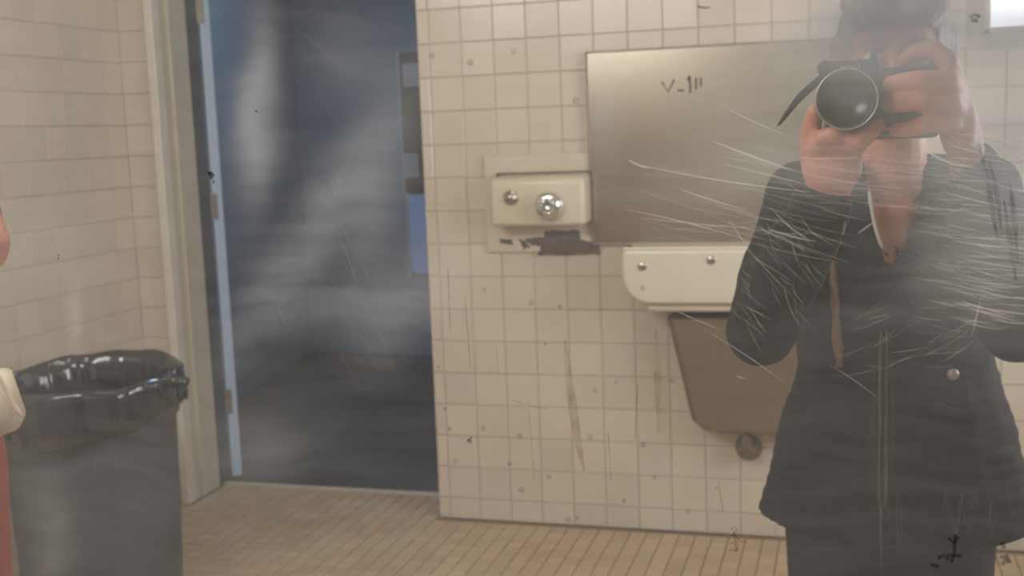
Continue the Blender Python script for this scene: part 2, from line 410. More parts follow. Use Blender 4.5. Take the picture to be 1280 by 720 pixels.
# frosted window in the back wall, beside the photographer's head
def frosted(name, strength, col):
    m = bpy.data.materials.new(name); m.use_nodes = True; MATS[name] = m
    N, L = nodes_of(m); b = N['Principled BSDF']; b.inputs['Base Color'].default_value = (0.8, 0.8, 0.8, 1); b.inputs['Roughness'].default_value = 0.4
    b.inputs['Emission Color'].default_value = tuple(col)+(1,); b.inputs['Emission Strength'].default_value = strength
frosted('frosted_glass', 1.6, (0.95, 0.98, 1.0))
wn = empty('window_1', (WX0, D, WZ0)); tag(wn, kind='structure')
box('pane', (WX0+0.01, D+0.02, WZ0+0.01), (WX1-0.01, D+0.026, WZ1-0.01), 'frosted_glass', wn)
for a_, b_ in (((WX0, D+0.005, WZ0), (WX0+0.018, D+0.06, WZ1)), ((WX1-0.03, D+0.02, WZ0), (WX1, D+0.09, WZ1)), ((WX0, D+0.005, WZ0), (WX1, D+0.06, WZ0+0.018)), ((WX0, D+0.02, WZ1-0.03), (WX1, D+0.09, WZ1))):
    box('window_frame', a_, b_, 'white_paint', wn, 0.004)
wn = empty('window_unseen_front', (-2.32, YM, 1.85)); tag(wn, kind='structure')  # unseen window body placed for the key light
box('pane', (-2.30, YM-0.014, 1.87), (-0.88, YM-0.008, 2.47), 'frosted_glass', wn)
for x in (-2.32, -1.60, -0.89): box('window_frame', (x, YM-0.018, 1.85), (x+0.03, YM+0.012, 2.49), 'white_paint', wn)
for z in (1.85, 2.46): box('window_frame', (-2.32, YM-0.018, z), (-0.86, YM+0.012, z+0.03), 'white_paint', wn)
wn = empty('window_added_side', (XR, 2.45, 0.94)); tag(wn, kind='structure')  # added window, never in view, goes with the side fill
box('pane', (XR+0.03, 1.90, 0.96), (XR+0.038, 3.00, 1.94), 'frosted_glass', wn)
for y in (1.88, 2.435, 2.99): box('window_frame', (XR+0.001, y, 0.94), (XR+0.06, y+0.03, 1.96), 'white_paint', wn)
for z in (0.94, 1.93): box('window_frame', (XR+0.001, 1.88, z), (XR+0.06, 3.02, z+0.03), 'white_paint', wn)
lf = empty('added_ceiling_fixture', (-0.75, 2.35, CEIL)); tag(lf, 'added ceiling light with white tubes, out of view, for fill', 'ceiling light')  # fixture added to carry the ceiling fill
box('housing', (-1.37, 2.26, CEIL-0.06), (-0.13, 2.44, CEIL-0.001), 'white_paint', lf, 0.006)
for dy in (-0.04, 0.04):
    bm = bmesh.new(); tube(bm, [(-1.33, 2.35+dy, CEIL-0.08), (-0.17, 2.35+dy, CEIL-0.08)], 0.013, 12); obj('tube', bm, 'frosted_glass', lf, True)

# ------------------------------------------------------------------ steel panel, graffiti
sp = empty('steel_wall_mirror', ((PX0+PX1)/2, D, PZ0)); tag(sp, 'dull grey steel mirror sheet above the sink with a scrawled mark', 'mirror')
bm = bmesh.new(); nx, nz = 4, 3; yf = D-0.020; gr = []
for i in range(nx+1):
    for k in range(nz+1):
        u, v = i/nx, k/nz
        gr.append(bm.verts.new((PX0+0.006+u*(PX1-PX0-0.012), yf, PZ0+0.006+v*(PZ1-PZ0-0.012))))
for i in range(nx):
    for k in range(nz):
        q = i*(nz+1)+k; bm.faces.new((gr[q], gr[q+nz+1], gr[q+nz+2], gr[q+1]))
g = bmesh.ops.extrude_face_region(bm, geom=bm.faces[:]); bmesh.ops.translate(bm, vec=(0, 0.006, 0), verts=[e for e in g['geom'] if isinstance(e, bmesh.types.BMVert)])
obj('sheet', bm, 'steel', sp)
for a_, b_ in (((PX0, D-0.0205, PZ0), (PX0+0.007, D-0.0005, PZ1)), ((PX1-0.007, D-0.0205, PZ0), (PX1, D-0.0005, PZ1)), ((PX0, D-0.0205, PZ0), (PX1, D-0.0005, PZ0+0.006)), ((PX0, D-0.0205, PZ1-0.006), (PX1, D-0.0005, PZ1))):
    box('edge_strip', a_, b_, 'steel_rim', sp)
def ribbon(pts, wd, yc, taper=True):
    """flat strip along points on a plane facing the viewer"""
    v, f = [], []; n = len(pts)
    for i, p in enumerate(pts):
        d = Vector(pts[min(i+1, n-1)])-Vector(pts[max(i-1, 0)]); q = Vector((-d.z, 0, d.x))
        if q.length < 1e-9: q = Vector((0, 0, 1))
        q.normalize(); h = wd/2*((0.25+0.75*math.sin(math.pi*i/(n-1))) if taper else 1)
        v += [Vector((p[0], yc, p[2]))+q*h, Vector((p[0], yc, p[2]))-q*h]
    for i in range(n-1): f.append((2*i, 2*i+1, 2*i+3, 2*i+2))
    return v, f
def strokes(lines, Y, wd, name, m, parent, taper=False):
    v, f = [], []
    for ln in lines:
        a_, b_ = ribbon([at(x, y, Y) for x, y in ln], wd, Y, taper); k = len(v); v += a_; f += [tuple(k+i for i in q) for q in b_]
    return pyd(name, v, f, m, parent)
yg = D-0.0212
strokes([[(827, 102), (835, 115), (843, 99)], [(847, 113), (855, 113)], [(863, 116), (862, 95)], [(862, 95), (859, 101)], [(870, 112), (870, 97)], [(876, 108), (876, 97)]], yg, 0.0062, 'graffiti', 'ink', sp)

# ------------------------------------------------------------------ hand dryer
hd = empty('hand_dryer', (-1.0, D, 0.94)); tag(hd, 'cream push-button hand dryer with chrome nozzle on the tiled wall', 'hand dryer')
box('wall_plate', (-1.178, D-0.012, 0.943), (-0.788, D-0.0005, 1.267), 'enamel_plate', hd, 0.005)
YD = D-0.125
c0, c1 = at(616, 283, YD+0.03), at(732, 216, YD+0.03)
bm = bmesh.new(); cx0, cx1, cz0, cz1 = c0.x, c1.x, c0.z, c1.z
bbox(bm, (cx0, YD, cz0), (cx1, D-0.011, cz1), 0.018, 4)
for v in bm.verts:                       # hood: sloping top front
    if v.co.y < D-0.06 and v.co.z > (cz0+cz1)/2: v.co.z -= 0.012
obj('cover', bm, 'enamel', hd, True)
box('cover_shadow', (cx0-0.002, D-0.030, cz0-0.002), (cx1+0.006, D-0.0115, cz1+0.004), 'shadow_dark', hd, 0.004)  # dark box standing in for the shadow line around the cover
bm = bmesh.new(); pb = at(639, 247, YD); lathe(bm, [(0.024, -0.004), (0.024, 0.006), (0.021, 0.009), (0.014, 0.010), (0.013, 0.014), (0.009, 0.018), (0.002, 0.019)], (pb.x, YD, pb.z), 'Y', 28)
pbo = obj('push_button', bm, 'dull_chrome', hd, True)
bm = bmesh.new(); pn = at(686, 257, YD-0.02)
lathe(bm, [(0.048, -0.006), (0.049, 0.008), (0.047, 0.014), (0.044, 0.030), (0.038, 0.042), (0.026, 0.048), (0.020, 0.046), (0.014, 0.040), (0.002, 0.038)], (pn.x, YD, pn.z), 'Y', 36)
noz = obj('nozzle', bm, 'chrome', hd, True)
for k in range(4):
    z = pn.z-0.020+k*0.012; bm = bmesh.new(); bbox(bm, (pn.x-0.020, YD-0.0515, z-0.002), (pn.x+0.020, YD-0.044, z+0.002), 0.001); bmesh.ops.rotate(bm, cent=(pn.x, YD, pn.z), matrix=Matrix.Rotation(R(28), 3, 'Y'), verts=bm.verts)
    obj('vane', bm, 'chrome', noz)
# bare metal where the paint has peeled off the plate
def patch(name, pts, Y, m, parent, jag=0.003):
    out = []
    for i, p in enumerate(pts):
        q = pts[(i+1) % len(pts)]
        for k in range(9):
            t = k/9; c = at(p[0]+(q[0]-p[0])*t, p[1]+(q[1]-p[1])*t, Y); c.x += rng.uniform(-jag, jag)*(k > 0); c.z += rng.uniform(-jag, jag)*(k > 0); out.append(c)
    n = len(out); v = out + [p+Vector((0, 0.002, 0)) for p in out]
    return pyd(name, v, [tuple(range(n)), tuple(range(n, 2*n))] + [(i, (i+1) % n, n+(i+1) % n, n+i) for i in range(n)], m, parent)
YP = D-0.0128
patch('peeled_patch', [(681, 288), (724, 288), (726, 299), (750, 305), (750, 317), (700, 318), (672, 318), (676, 309), (660, 304), (656, 299), (680, 296)], YP, 'peeled', hd, 0.003)
patch('peeled_patch', [(624, 299), (640, 299), (641, 306), (625, 305)], YP, 'peeled', hd, 0.003)
patch('peeled_patch', [(648, 299), (655, 300), (664, 310), (654, 311), (650, 303)], YP, 'peeled', hd, 0.003)

# ------------------------------------------------------------------ sink
sk = empty('wall_sink', (-0.31, D, 0.60)); tag(sk, 'cream porcelain wall sink below the steel mirror', 'sink')
YF = D-0.17
s0_, s1_ = at(778, 380, YF), at(778, 313, YF); SX0, SX1 = s0_.x, 0.10; ZB, ZT = s0_.z, s1_.z
scx = (SX0+SX1)/2
def rrect(cx, cz, hx_, hz_, rt_, rb_, y, n=8):
    out = []
    for q, (sx, sz, r) in enumerate(((1, 1, rt_), (-1, 1, rt_), (-1, -1, rb_), (1, -1, rb_))):
        for k in range(n+1):
            t = math.pi/2*(q + k/n); out.append(Vector((cx+sx*(hx_-r)+r*math.cos(t), y, cz+sz*(hz_-r)+r*math.sin(t))))
    return out
bm = bmesh.new(); hw, hz_ = (SX1-SX0)/2, (ZT-ZB)/2; zc_ = (ZT+ZB)/2
prof = [(-0.006, 0.0, YF+0.165), (-0.006, 0.0, YF+0.14), (0.0, 0.0, YF+0.02), (0.0, 0.0, YF+0.008), (-0.004, -0.004, YF+0.002), (-0.010, -0.010, YF)]
rg = [[bm.verts.new(p) for p in rrect(scx, zc_, hw+a_, hz_+b_, 0.014, 0.085, y_)] for a_, b_, y_ in prof]
for A, B in zip(rg, rg[1:]):
    n = len(A)
    for i in range(n): bm.faces.new((A[i], A[(i+1) % n], B[(i+1) % n], B[i]))
bm.faces.new(rg[0]); bm.faces.new(rg[-1]); obj('basin_front', bm, 'porcelain', sk, True)
bm = bmesh.new(); bbox(bm, (SX0+0.004, YF+0.004, ZT-0.002), (SX1-0.004, YF+0.026, ZT+0.008), 0.004, 3); obj('rim', bm, 'porcelain', sk, True)
bm = bmesh.new(); bbox(bm, (SX0+0.004, D-0.022, ZT-0.002), (SX1-0.004, D-0.0005, ZT+0.006), 0.004, 3); obj('rim', bm, 'porcelain', sk, True)
bm = bmesh.new(); bbox(bm, (SX0+0.07, YF+0.03, ZB-0.030), (SX1-0.07, D-0.001, ZB+0.004), 0.012, 3); obj('basin_bottom', bm, 'porcelain', sk, True)
for px in (803, 889):
    p = at(px, 333 if px < 850 else 325, YF); bm = bmesh.new()
    lathe(bm, [(0.014, -0.01), (0.014, 0.003), (0.011, 0.005), (0.002, 0.006)], (p.x, YF, p.z), 'Y', 20); obj('tap_button', bm, 'dull_chrome', sk, True)
# tapered pipe cover under the basin
t0, t1, b0, b1 = at(833, 399, D-0.14), at(1010, 399, D-0.14), at(864, 530, D-0.11), at(990, 545, D-0.11)
xm = scx+0.02; bm = bmesh.new(); pr = []
ztop, zbot = t0.z, b1.z
for z, lx, yy in ((ztop, t0.x, D-0.14), (b0.z+0.01, b0.x, D-0.11), (zbot+0.006, b0.x+0.035, D-0.105), (zbot, b0.x+0.07, D-0.10)):
    rx = 2*xm-lx; pr.append([bm.verts.new(c) for c in ((lx, D-0.001, z), (lx, yy+0.02, z), (lx+0.02, yy, z), (rx-0.02, yy, z), (rx, yy+0.02, z), (rx, D-0.001, z))])
for A, B in zip(pr, pr[1:]):
    for i in range(6): bm.faces.new((A[i], A[(i+1) % 6], B[(i+1) % 6], B[i]))
bm.faces.new(pr[0]); bm.faces.new(pr[-1]); obj('pipe_cover', bm, 'taupe_steel', sk)
pe = at(935, 562, D-0.03); bm = bmesh.new()
lathe(bm, [(0.043, 0.0), (0.042, 0.008), (0.034, 0.018), (0.026, 0.026), (0.024, 0.05), (0.022, 0.055), (0.002, 0.056)], (pe.x, D-0.001, pe.z), 'Y', 28)
eo = obj('pipe_flange', bm, 'taupe_steel', sk, True)
bm = bmesh.new(); tube(bm, [(pe.x, D-0.05, pe.z), (pe.x, D-0.075, pe.z+0.01), (pe.x, D-0.085, pe.z+0.05), (pe.x, D-0.085, zbot+0.03)], 0.017, 12); obj('drain_pipe', bm, 'taupe_steel', sk, True)

# ------------------------------------------------------------------ trash can and liner
CX, CY, RIM = -2.105, 2.80, 0.685
RS = 1.065
tc_ = empty('trash_can', (CX, CY, 0)); tag(tc_, 'grey round plastic trash can standing by the tiled wall near the door', 'trash can')
bm = bmesh.new(); lathe(bm, [(p*RS, q) for p, q in [(0.05, 0.012), (0.185, 0.004), (0.192, 0.0), (0.206, 0.02), (0.217, 0.30), (0.224, RIM-0.115), (0.225, RIM-0.11), (0.234, RIM-0.105), (0.237, RIM-0.02), (0.243, RIM-0.012), (0.243, RIM), (0.232, RIM), (0.228, RIM-0.03), (0.20, 0.03), (0.05, 0.022)]], (CX, CY, 0), 'Z', 64)
obj('can_body', bm, 'can_grey', tc_, True)
bm = bmesh.new(); lathe(bm, [(p*RS, q) for p, q in [(0.2185, RIM-0.165), (0.2225, RIM-0.163), (0.2225, RIM-0.159), (0.2190, RIM-0.157)]], (CX, CY, 0), 'Z', 64, False); obj('moulded_line', bm, 'can_grey', tc_, True)
bg = empty('bin_liner', (CX, CY, RIM)); tag(bg, 'shiny black plastic bag lining the grey trash can', 'bin liner')
NA = 220; prof = []
for i in range(NA):
    a_ = 2*math.pi*i/NA; ca, sa = math.cos(a_), math.sin(a_)
    lift = 0.020*max(0, sa) + 0.012*noise.noise((ca*2.2, sa*2.2, 3.1)) + 0.006
    # hem of the overhang: lower towards the front right, shorter front left
    front = max(0, -sa); hem = 0.055 + 0.065*front*(0.5+0.5*max(-1, min(1, 3*(ca+0.25)))) + 0.016*noise.noise((ca*3, sa*3, 8.0)) + 0.006*noise.noise((ca*14, sa*14, 2))
    wr = lambda k, s=9: 0.0065*noise.noise((ca*s, sa*s, k*1.7)) + 0.0035*abs(noise.noise((ca*3.1*s, sa*3.1*s, k*2.9)))
    col_ = []
    for k, (r_, z_) in enumerate(((0.19, -0.42), (0.205, -0.25), (0.218, -0.14), (0.224, -0.08), (0.230, -0.03), (0.236, 0.004), (0.243, 0.012), (0.250, 0.004), (0.2515, -0.012), (0.252, None), (0.251, None), (0.250, None))):
        if z_ is None:
            t = (k-8)/3; z = lift*0.4*(1-t) - 0.012 - hem*t; rr = r_ + abs(wr(k))*1.2 + 0.004*t*(1+noise.noise((ca*6, sa*6, 5)))
        else:
            z = z_ + (lift if z_ > -0.1 else 0)*(1 if z_ > -0.05 else 0.5); rr = r_ + (wr(k)*(1.6 if k < 5 else 0.5) if k < 6 else abs(wr(k))*0.6) - (0.006 if k < 5 else 0)
        rr *= RS; col_.append(Vector((CX+rr*ca, CY+rr*sa, RIM+z)))
    prof.append(col_)
v, f = [], []; nk = len(prof[0])
for c_ in prof: v += c_
for i in range(NA):
    for k in range(nk-1):
        j = (i+1) % NA; f.append((i*nk+k, j*nk+k, j*nk+k+1, i*nk+k+1))
cb = len(v); v.append(Vector((CX, CY, RIM-0.44)))
for i in range(NA): f.append((i*nk, ((i+1) % NA)*nk, cb))
o = pyd('bag', v, f, 'bag_black', bg, True); so = o.modifiers.new('solid', 'SOLIDIFY'); so.thickness = 0.0008
kp = at(228, 462, CY+0.03); kx = CX+0.258
bm = bmesh.new(); tube(bm, [(kx-0.012, CY+0.02, RIM+0.005), (kx+0.006, CY+0.02, RIM-0.002), (kx+0.018, CY+0.02, RIM-0.006), (kx+0.032, CY+0.02, RIM-0.004), (kx+0.050, CY+0.022, RIM-0.010)], [0.030, 0.020, 0.013, 0.017, 0.020], 10)
for vv in bm.verts: vv.co += Vector((noise.noise(vv.co*90), noise.noise(vv.co*90+Vector((3, 1, 2))), noise.noise(vv.co*90+Vector((7, 1, 2)))))*0.004
obj('knot', bm, 'bag_black', bg, True)

# ------------------------------------------------------------------ photographer
PX, PY = 0.058, 1.90
ph = empty('person', (PX, PY, 0)); tag(ph, 'person in a dark zipped jacket raising a camera with both hands', 'person')
YC = 1.40                                # front of the lens
lc = at(1058, 124, YC)
def hp(x, y, Y): return at(x, y, Y)
wristL, wristR = hp(1034, 240, 1.50), hp(1212, 200, 1.52)
elbL, elbR = hp(950, 415, 1.70), hp(1268, 408, 1.70)
shL, shR = Vector((PX-0.135, PY+0.01, 1.225)), Vector((PX+0.135, PY+0.01, 1.225))
hc = hp(1117, 78, 1.83)                  # head centre
bm = bmesh.new()
ell(bm, hc+Vector((0, 0.012, 0.022)), (0.072, 0.090, 0.088)); ell(bm, hc+Vector((0, -0.012, -0.045)), (0.056, 0.066, 0.066)); ell(bm, hc+Vector((0, -0.040, -0.092)), (0.026, 0.026, 0.020))
cone(bm, hc+Vector((0, -0.080, 0.012)), 0.008, hc+Vector((0, -0.094, -0.026)), 0.013)                     # nose
for s in (-1, 1):
    ell(bm, hc+Vector((s*0.074, 0.012, -0.012)), (0.010, 0.020, 0.030)); ell(bm, hc+Vector((s*0.036, -0.058, -0.030)), (0.022, 0.022, 0.020))
    ell(bm, hc+Vector((s*0.030, -0.074, 0.020)), (0.018, 0.010, 0.006))
ell(bm, hc+Vector((0, -0.074, -0.058)), (0.022, 0.012, 0.010))
nk0 = Vector((PX, PY-0.03, 1.235))
cone(bm, hc+Vector((0, 0.02, -0.07)), 0.048, nk0, 0.054); cone(bm, nk0, 0.05, Vector((PX, PY-0.05, 1.15)), 0.05)
ell(bm, (PX, PY, 1.16), (0.125, 0.075, 0.10)); ell(bm, (PX, PY, 1.00), (0.120, 0.075, 0.14)); ell(bm, (PX, PY, 0.84), (0.140, 0.085, 0.11))
for sh, el_, wr_ in ((shL, elbL, wristL), (shR, elbR, wristR)):
    chain(bm, [(sh, 0.042), (el_, 0.034)]); chain(bm, [(el_, 0.034), (el_.lerp(wr_, 0.4), 0.034), (wr_, 0.0235)])
for s in (-1, 1):
    chain(bm, [((PX+s*0.075, PY, 0.80), 0.075), ((PX+s*0.082, PY-0.01, 0.44), 0.048), ((PX+s*0.085, PY+0.01, 0.09), 0.034)])
    cone(bm, (PX+s*0.085, PY+0.01, 0.05), 0.034, (PX+s*0.092, PY-0.12, 0.035), 0.028)
# hand on the grip (shutter hand): back of the hand at the right, fingers across the front of the body
YG = 1.455
kn = [hp(1184, 76, YG+0.010), hp(1186, 102, YG-0.004), hp(1189, 128, YG-0.004), hp(1190, 154, YG+0.002)]
for k_ in kn: cone(bm, wristR.lerp(k_, 0.25), 0.022, k_+Vector((0, 0.004, 0)), 0.0135)
ell(bm, wristR.lerp(kn[2], 0.6)+Vector((0, 0.004, 0)), (0.022, 0.024, 0.040))
chain(bm, [(kn[0], 0.0125), (hp(1166, 61, YG+0.012), 0.0115), (hp(1143, 66, YG+0.018), 0.0100), (hp(1130, 76, YG+0.024), 0.0090)])
chain(bm, [(kn[1], 0.0125), (hp(1150, 100, YG-0.026), 0.0118), (hp(1124, 103, YG-0.022), 0.0108), (hp(1112, 105, YG-0.008), 0.0095)])
chain(bm, [(kn[2], 0.0125), (hp(1152, 126, YG-0.026), 0.0118), (hp(1124, 130, YG-0.022), 0.0108), (hp(1112, 132, YG-0.008), 0.0095)])
chain(bm, [(kn[3], 0.0120), (hp(1156, 156, YG-0.022), 0.0110), (hp(1132, 162, YG-0.018), 0.0100), (hp(1120, 163, YG-0.006), 0.0088)])
th0 = wristR.lerp(kn[0], 0.45)+Vector((-0.012, 0.014, 0)); chain(bm, [(th0, 0.015), (hp(1172, 125, YG+0.062), 0.0125), (hp(1145, 116, YG+0.066), 0.010)])
# hand under the lens
pc = hp(1040, 208, 1.462)
for q in (-1, -0.33, 0.33, 1): cone(bm, wristL+Vector((0.006*q, 0, 0)), 0.022, hp(1044+22*q, 184, 1.452), 0.0145)
ell(bm, pc, (0.036, 0.022, 0.034))
for i, (bx, tx, ty) in enumerate(((1066, 1088, 166), (1056, 1076, 172), (1042, 1058, 174))):
    chain(bm, [(hp(bx, 186, 1.45), 0.0125), (hp(bx+8, 176, 1.418+0.012*i), 0.0118), (hp(tx, ty, 1.432+0.012*i), 0.0105), (hp(tx+9, ty-10, 1.452+0.01*i), 0.009)])
chain(bm, [(hp(1020, 190, 1.462), 0.0125), (hp(1030, 172, 1.43), 0.0115), (hp(1044, 168, 1.424), 0.0105), (hp(1052, 168, 1.430), 0.009)])
chain(bm, [(hp(1016, 205, 1.468), 0.0150), (hp(1013, 165, 1.455), 0.0125), (hp(1019, 140, 1.446), 0.0105)])
body = grown('body', bm, 0.0038, 'skin', ph, 4, 0.45)
for s in (-1, 1):
    bm = bmesh.new(); ell(bm, hc+Vector((s*0.030, -0.0735, 0.006)), (0.013, 0.009, 0.0065)); e_ = obj('eye', bm, 'eye_white', ph, True)
    bm = bmesh.new(); ell(bm, hc+Vector((s*0.030, -0.0800, 0.006)), (0.0056, 0.0035, 0.0056)); obj('iris', bm, 'iris', e_, True)
    bm = bmesh.new(); chain(bm, [(hc+Vector((s*0.014, -0.084, 0.024)), 0.003), (hc+Vector((s*0.030, -0.083, 0.029)), 0.0036), (hc+Vector((s*0.048, -0.070, 0.025)), 0.0025)]); obj('eyebrow', bm, 'hair', ph, True)
bm = bmesh.new(); ell(bm, hc+Vector((0, -0.085, -0.058)), (0.020, 0.006, 0.0065)); obj('mouth', bm, 'lip', ph, True)
bm = bmesh.new()
ell(bm, hc+Vector((0, 0.022, 0.036)), (0.082, 0.098, 0.090)); ell(bm, hc+Vector((0, 0.050, -0.035)), (0.075, 0.062, 0.085))
for s in (-1, 1): cone(bm, hc+Vector((s*0.074, 0.02, 0.03)), 0.018, hc+Vector((s*0.070, 0.03, -0.085)), 0.022)
ell(bm, hc+Vector((-0.03, -0.058, 0.072)), (0.048, 0.030, 0.026), Matrix.Rotation(R(18), 3, 'Y')); ell(bm, hc+Vector((0.036, -0.056, 0.074)), (0.042, 0.030, 0.026), Matrix.Rotation(R(-18), 3, 'Y'))
def hair_keep(c):
    q = c-hc; return not (q.y < -0.045 and q.z < 0.044 + 0.010*noise.noise(c*60) and abs(q.x) < 0.064)
grown('hair', bm, 0.005, 'hair', ph, 4, 0.5, hair_keep)
# jacket
bm = bmesh.new()
vb = hp(1113, 328, PY-0.10)              # bottom of the open neck
ell(bm, (PX, PY+0.004, 1.170), (0.150, 0.098, 0.105)); ell(bm, (PX, PY, 1.09), (0.148, 0.102, 0.15)); ell(bm, (PX+0.006, PY, 0.98), (0.150, 0.105, 0.14))
ell(bm, (PX+0.006, PY, 0.87), (0.166, 0.115, 0.13))
for k in range(12):
    z = 0.96-0.022*k; ell(bm, (PX+0.010, PY, z), (0.150+0.0062*k, 0.106+0.0025*k, 0.050))
cone(bm, (PX-0.06, PY, 1.235), 0.052, shL, 0.056); cone(bm, (PX+0.06, PY, 1.235), 0.052, shR, 0.056)
for sh, el_, wr_, en in ((shL, elbL, wristL, 0.97), (shR, elbR, wristR, 0.95)):
    chain(bm, [(sh, 0.058), (sh.lerp(el_, 0.5), 0.053), (el_, 0.050)]); chain(bm, [(el_, 0.050), (el_.lerp(wr_, 0.45), 0.049), (el_.lerp(wr_, en), 0.038)])
    for k in range(3):                   # folds at the elbow
        c_ = sh.lerp(el_, 0.72+0.12*k); ell(bm, c_+Vector((0, -0.012, 0)), (0.052, 0.050, 0.013), Matrix.Rotation(R(rng.uniform(-25, 25)), 3, 'Y'))
zh = 0.712
def jkeep(c):
    if c.z < zh - 0.02 + 0.22*max(0, PX-0.09-c.x): return False
    q = c.y < PY-0.03 and c.z > vb.z-0.005
    hwid = 0.006 + (c.z-vb.z)*0.44
    if q and abs(c.x-vb.x) < hwid and c.y < PY - 0.055: return False
    if c.z > 1.20 and (c.x-PX)**2 + (c.y-(PY-0.02))**2 < 0.062**2: return False
    return True
jk = grown('jacket', bm, 0.0055, 'jacket', ph, 5, 0.5, jkeep)
nrms = [v_.normal.copy() for v_ in jk.data.vertices]
cos = []
for v_, nn in zip(jk.data.vertices, nrms):
    q = v_.co + nn*(noise.noise(v_.co*11)*0.006 + noise.noise(v_.co*27)*0.0025); cos += q[:]
jk.data.vertices.foreach_set('co', cos); jk.data.update()
so = jk.modifiers.new('solid', 'SOLIDIFY'); so.thickness = 0.004; so.offset = -1
# things on the jacket front, laid on its surface
dg = bpy.context.evaluated_depsgraph_get(); dg.update()
def on_jacket(x, y, lift=0.003):
    d = (at(x, y, 1.0)-Vector((0, 0, HC))).normalized()
    ok, loc, nr, ix = jk.ray_cast(jk.matrix_world.inverted() @ Vector((0, 0, HC)), d)
    return (jk.matrix_world @ loc)-d*lift if ok else at(x, y, PY-0.11)
bm = bmesh.new(); tube(bm, [on_jacket(x, y, 0.001) for x, y in ((1041, 328), (1042, 350), (1044, 380), (1046, 410), (1048, 435), (1049, 458))], [0.004, 0.007, 0.008, 0.008, 0.009, 0.007], 8); obj('tan_cord', bm, 'zip_tan', jk, True)
bm = bmesh.new(); tube(bm, [on_jacket(x, y, 0.001) for x, y in ((1056, 278), (1053, 292), (1047, 310), (1043, 322))], 0.0018, 6); obj('tan_cord', bm, 'zip_tan', jk, True)
for dx in (-4, 4):
    bm = bmesh.new(); tube(bm, [on_jacket(1105+dx-(y-420)*0.012, y, 0.001) for y in range(415, 655, 20)], 0.0022, 6); obj('zip_tape', bm, 'zip_brown', jk, True)
ps = on_jacket(1191, 468); bm = bmesh.new(); ell(bm, ps, (0.0088, 0.005, 0.0088)); sn = obj('snap_button', bm, 'snap', jk, True)
# collar flaps either side of the open neck
def flap(name, pts, thick, m, parent):
    n = len(pts)//2; v = list(pts)+[p+Vector((0, thick, 0)) for p in pts]; k = len(pts); f = []
    for i in range(n-1): f += [(2*i, 2*i+1, 2*i+3, 2*i+2), (k+2*i, k+2*i+2, k+2*i+3, k+2*i+1)]
    rim = [2*i for i in range(n)] + [2*i+1 for i in reversed(range(n))]
    for i in range(len(rim)): a_, b_ = rim[i], rim[(i+1) % len(rim)]; f.append((a_, b_, k+b_, k+a_))
    o = pyd(name, v, f, m, parent, True); sd = o.modifiers.new('s', 'SUBSURF'); sd.levels = sd.render_levels = 2; return o
Yc = PY-0.132
flap('collar', [hp(1086, 195, Yc+0.040), hp(1052, 190, Yc+0.060), hp(1085, 240, Yc+0.012), hp(1048, 245, Yc+0.015), hp(1092, 285, Yc-0.004), hp(1062, 295, Yc-0.002), hp(1113, 330, Yc-0.010), hp(1096, 347, Yc-0.006)], 0.007, 'jacket', jk)
flap('collar', [hp(1150, 195, Yc+0.040), hp(1196, 188, Yc+0.060), hp(1152, 238, Yc+0.010), hp(1194, 248, Yc+0.015), hp(1141, 280, Yc-0.004), hp(1176, 302, Yc-0.002), hp(1116, 330, Yc-0.010), hp(1136, 362, Yc-0.006)], 0.007, 'jacket', jk)
flap('shirt_collar', [hp(1089, 236, Yc+0.008), hp(1083, 236, Yc+0.012), hp(1091, 262, Yc+0.0), hp(1087, 262, Yc+0.002), hp(1097, 287, Yc-0.009), hp(1091, 284, Yc-0.008), hp(1107, 314, Yc-0.013), hp(1100, 312, Yc-0.012)], 0.003, 'shirt_white', ph)
bm = bmesh.new()                          # dark pile lining turned out at the neck
for k in range(170):
    c_ = hp(1132+rng.gauss(0, 10), 336+rng.gauss(0, 14), Yc-0.010); dd = Vector((rng.uniform(-1, 1), -0.6, rng.uniform(-1, 1)))*0.008
    cone(bm, c_, 0.0022, c_+dd, 0.0006, 5)
tag(obj('pile_lining', bm, 'fur', jk, True), kind='stuff')
# trousers, shoes
bm = bmesh.new(); ell(bm, (PX, PY, 0.80), (0.158, 0.105, 0.10))
for s in (-1, 1): chain(bm, [((PX+s*0.076, PY, 0.78), 0.092), ((PX+s*0.084, PY-0.008, 0.44), 0.068), ((PX+s*0.086, PY+0.01, 0.11), 0.060)])
def tkeep(c): return c.z > 0.07
grown('trousers', bm, 0.008, 'trouser_dark', ph, 4, 0.5, tkeep)
for s in (-1, 1):
    bm = bmesh.new(); cone(bm, (PX+s*0.086, PY+0.02, 0.045), 0.043, (PX+s*0.094, PY-0.135, 0.038), 0.036); cone(bm, (PX+s*0.086, PY+0.01, 0.05), 0.042, (PX+s*0.086, PY+0.01, 0.10), 0.044)
    for v_ in bm.verts: v_.co.z = max(v_.co.z, 0.001)
    obj('shoe', bm, 'shoe', ph, True)

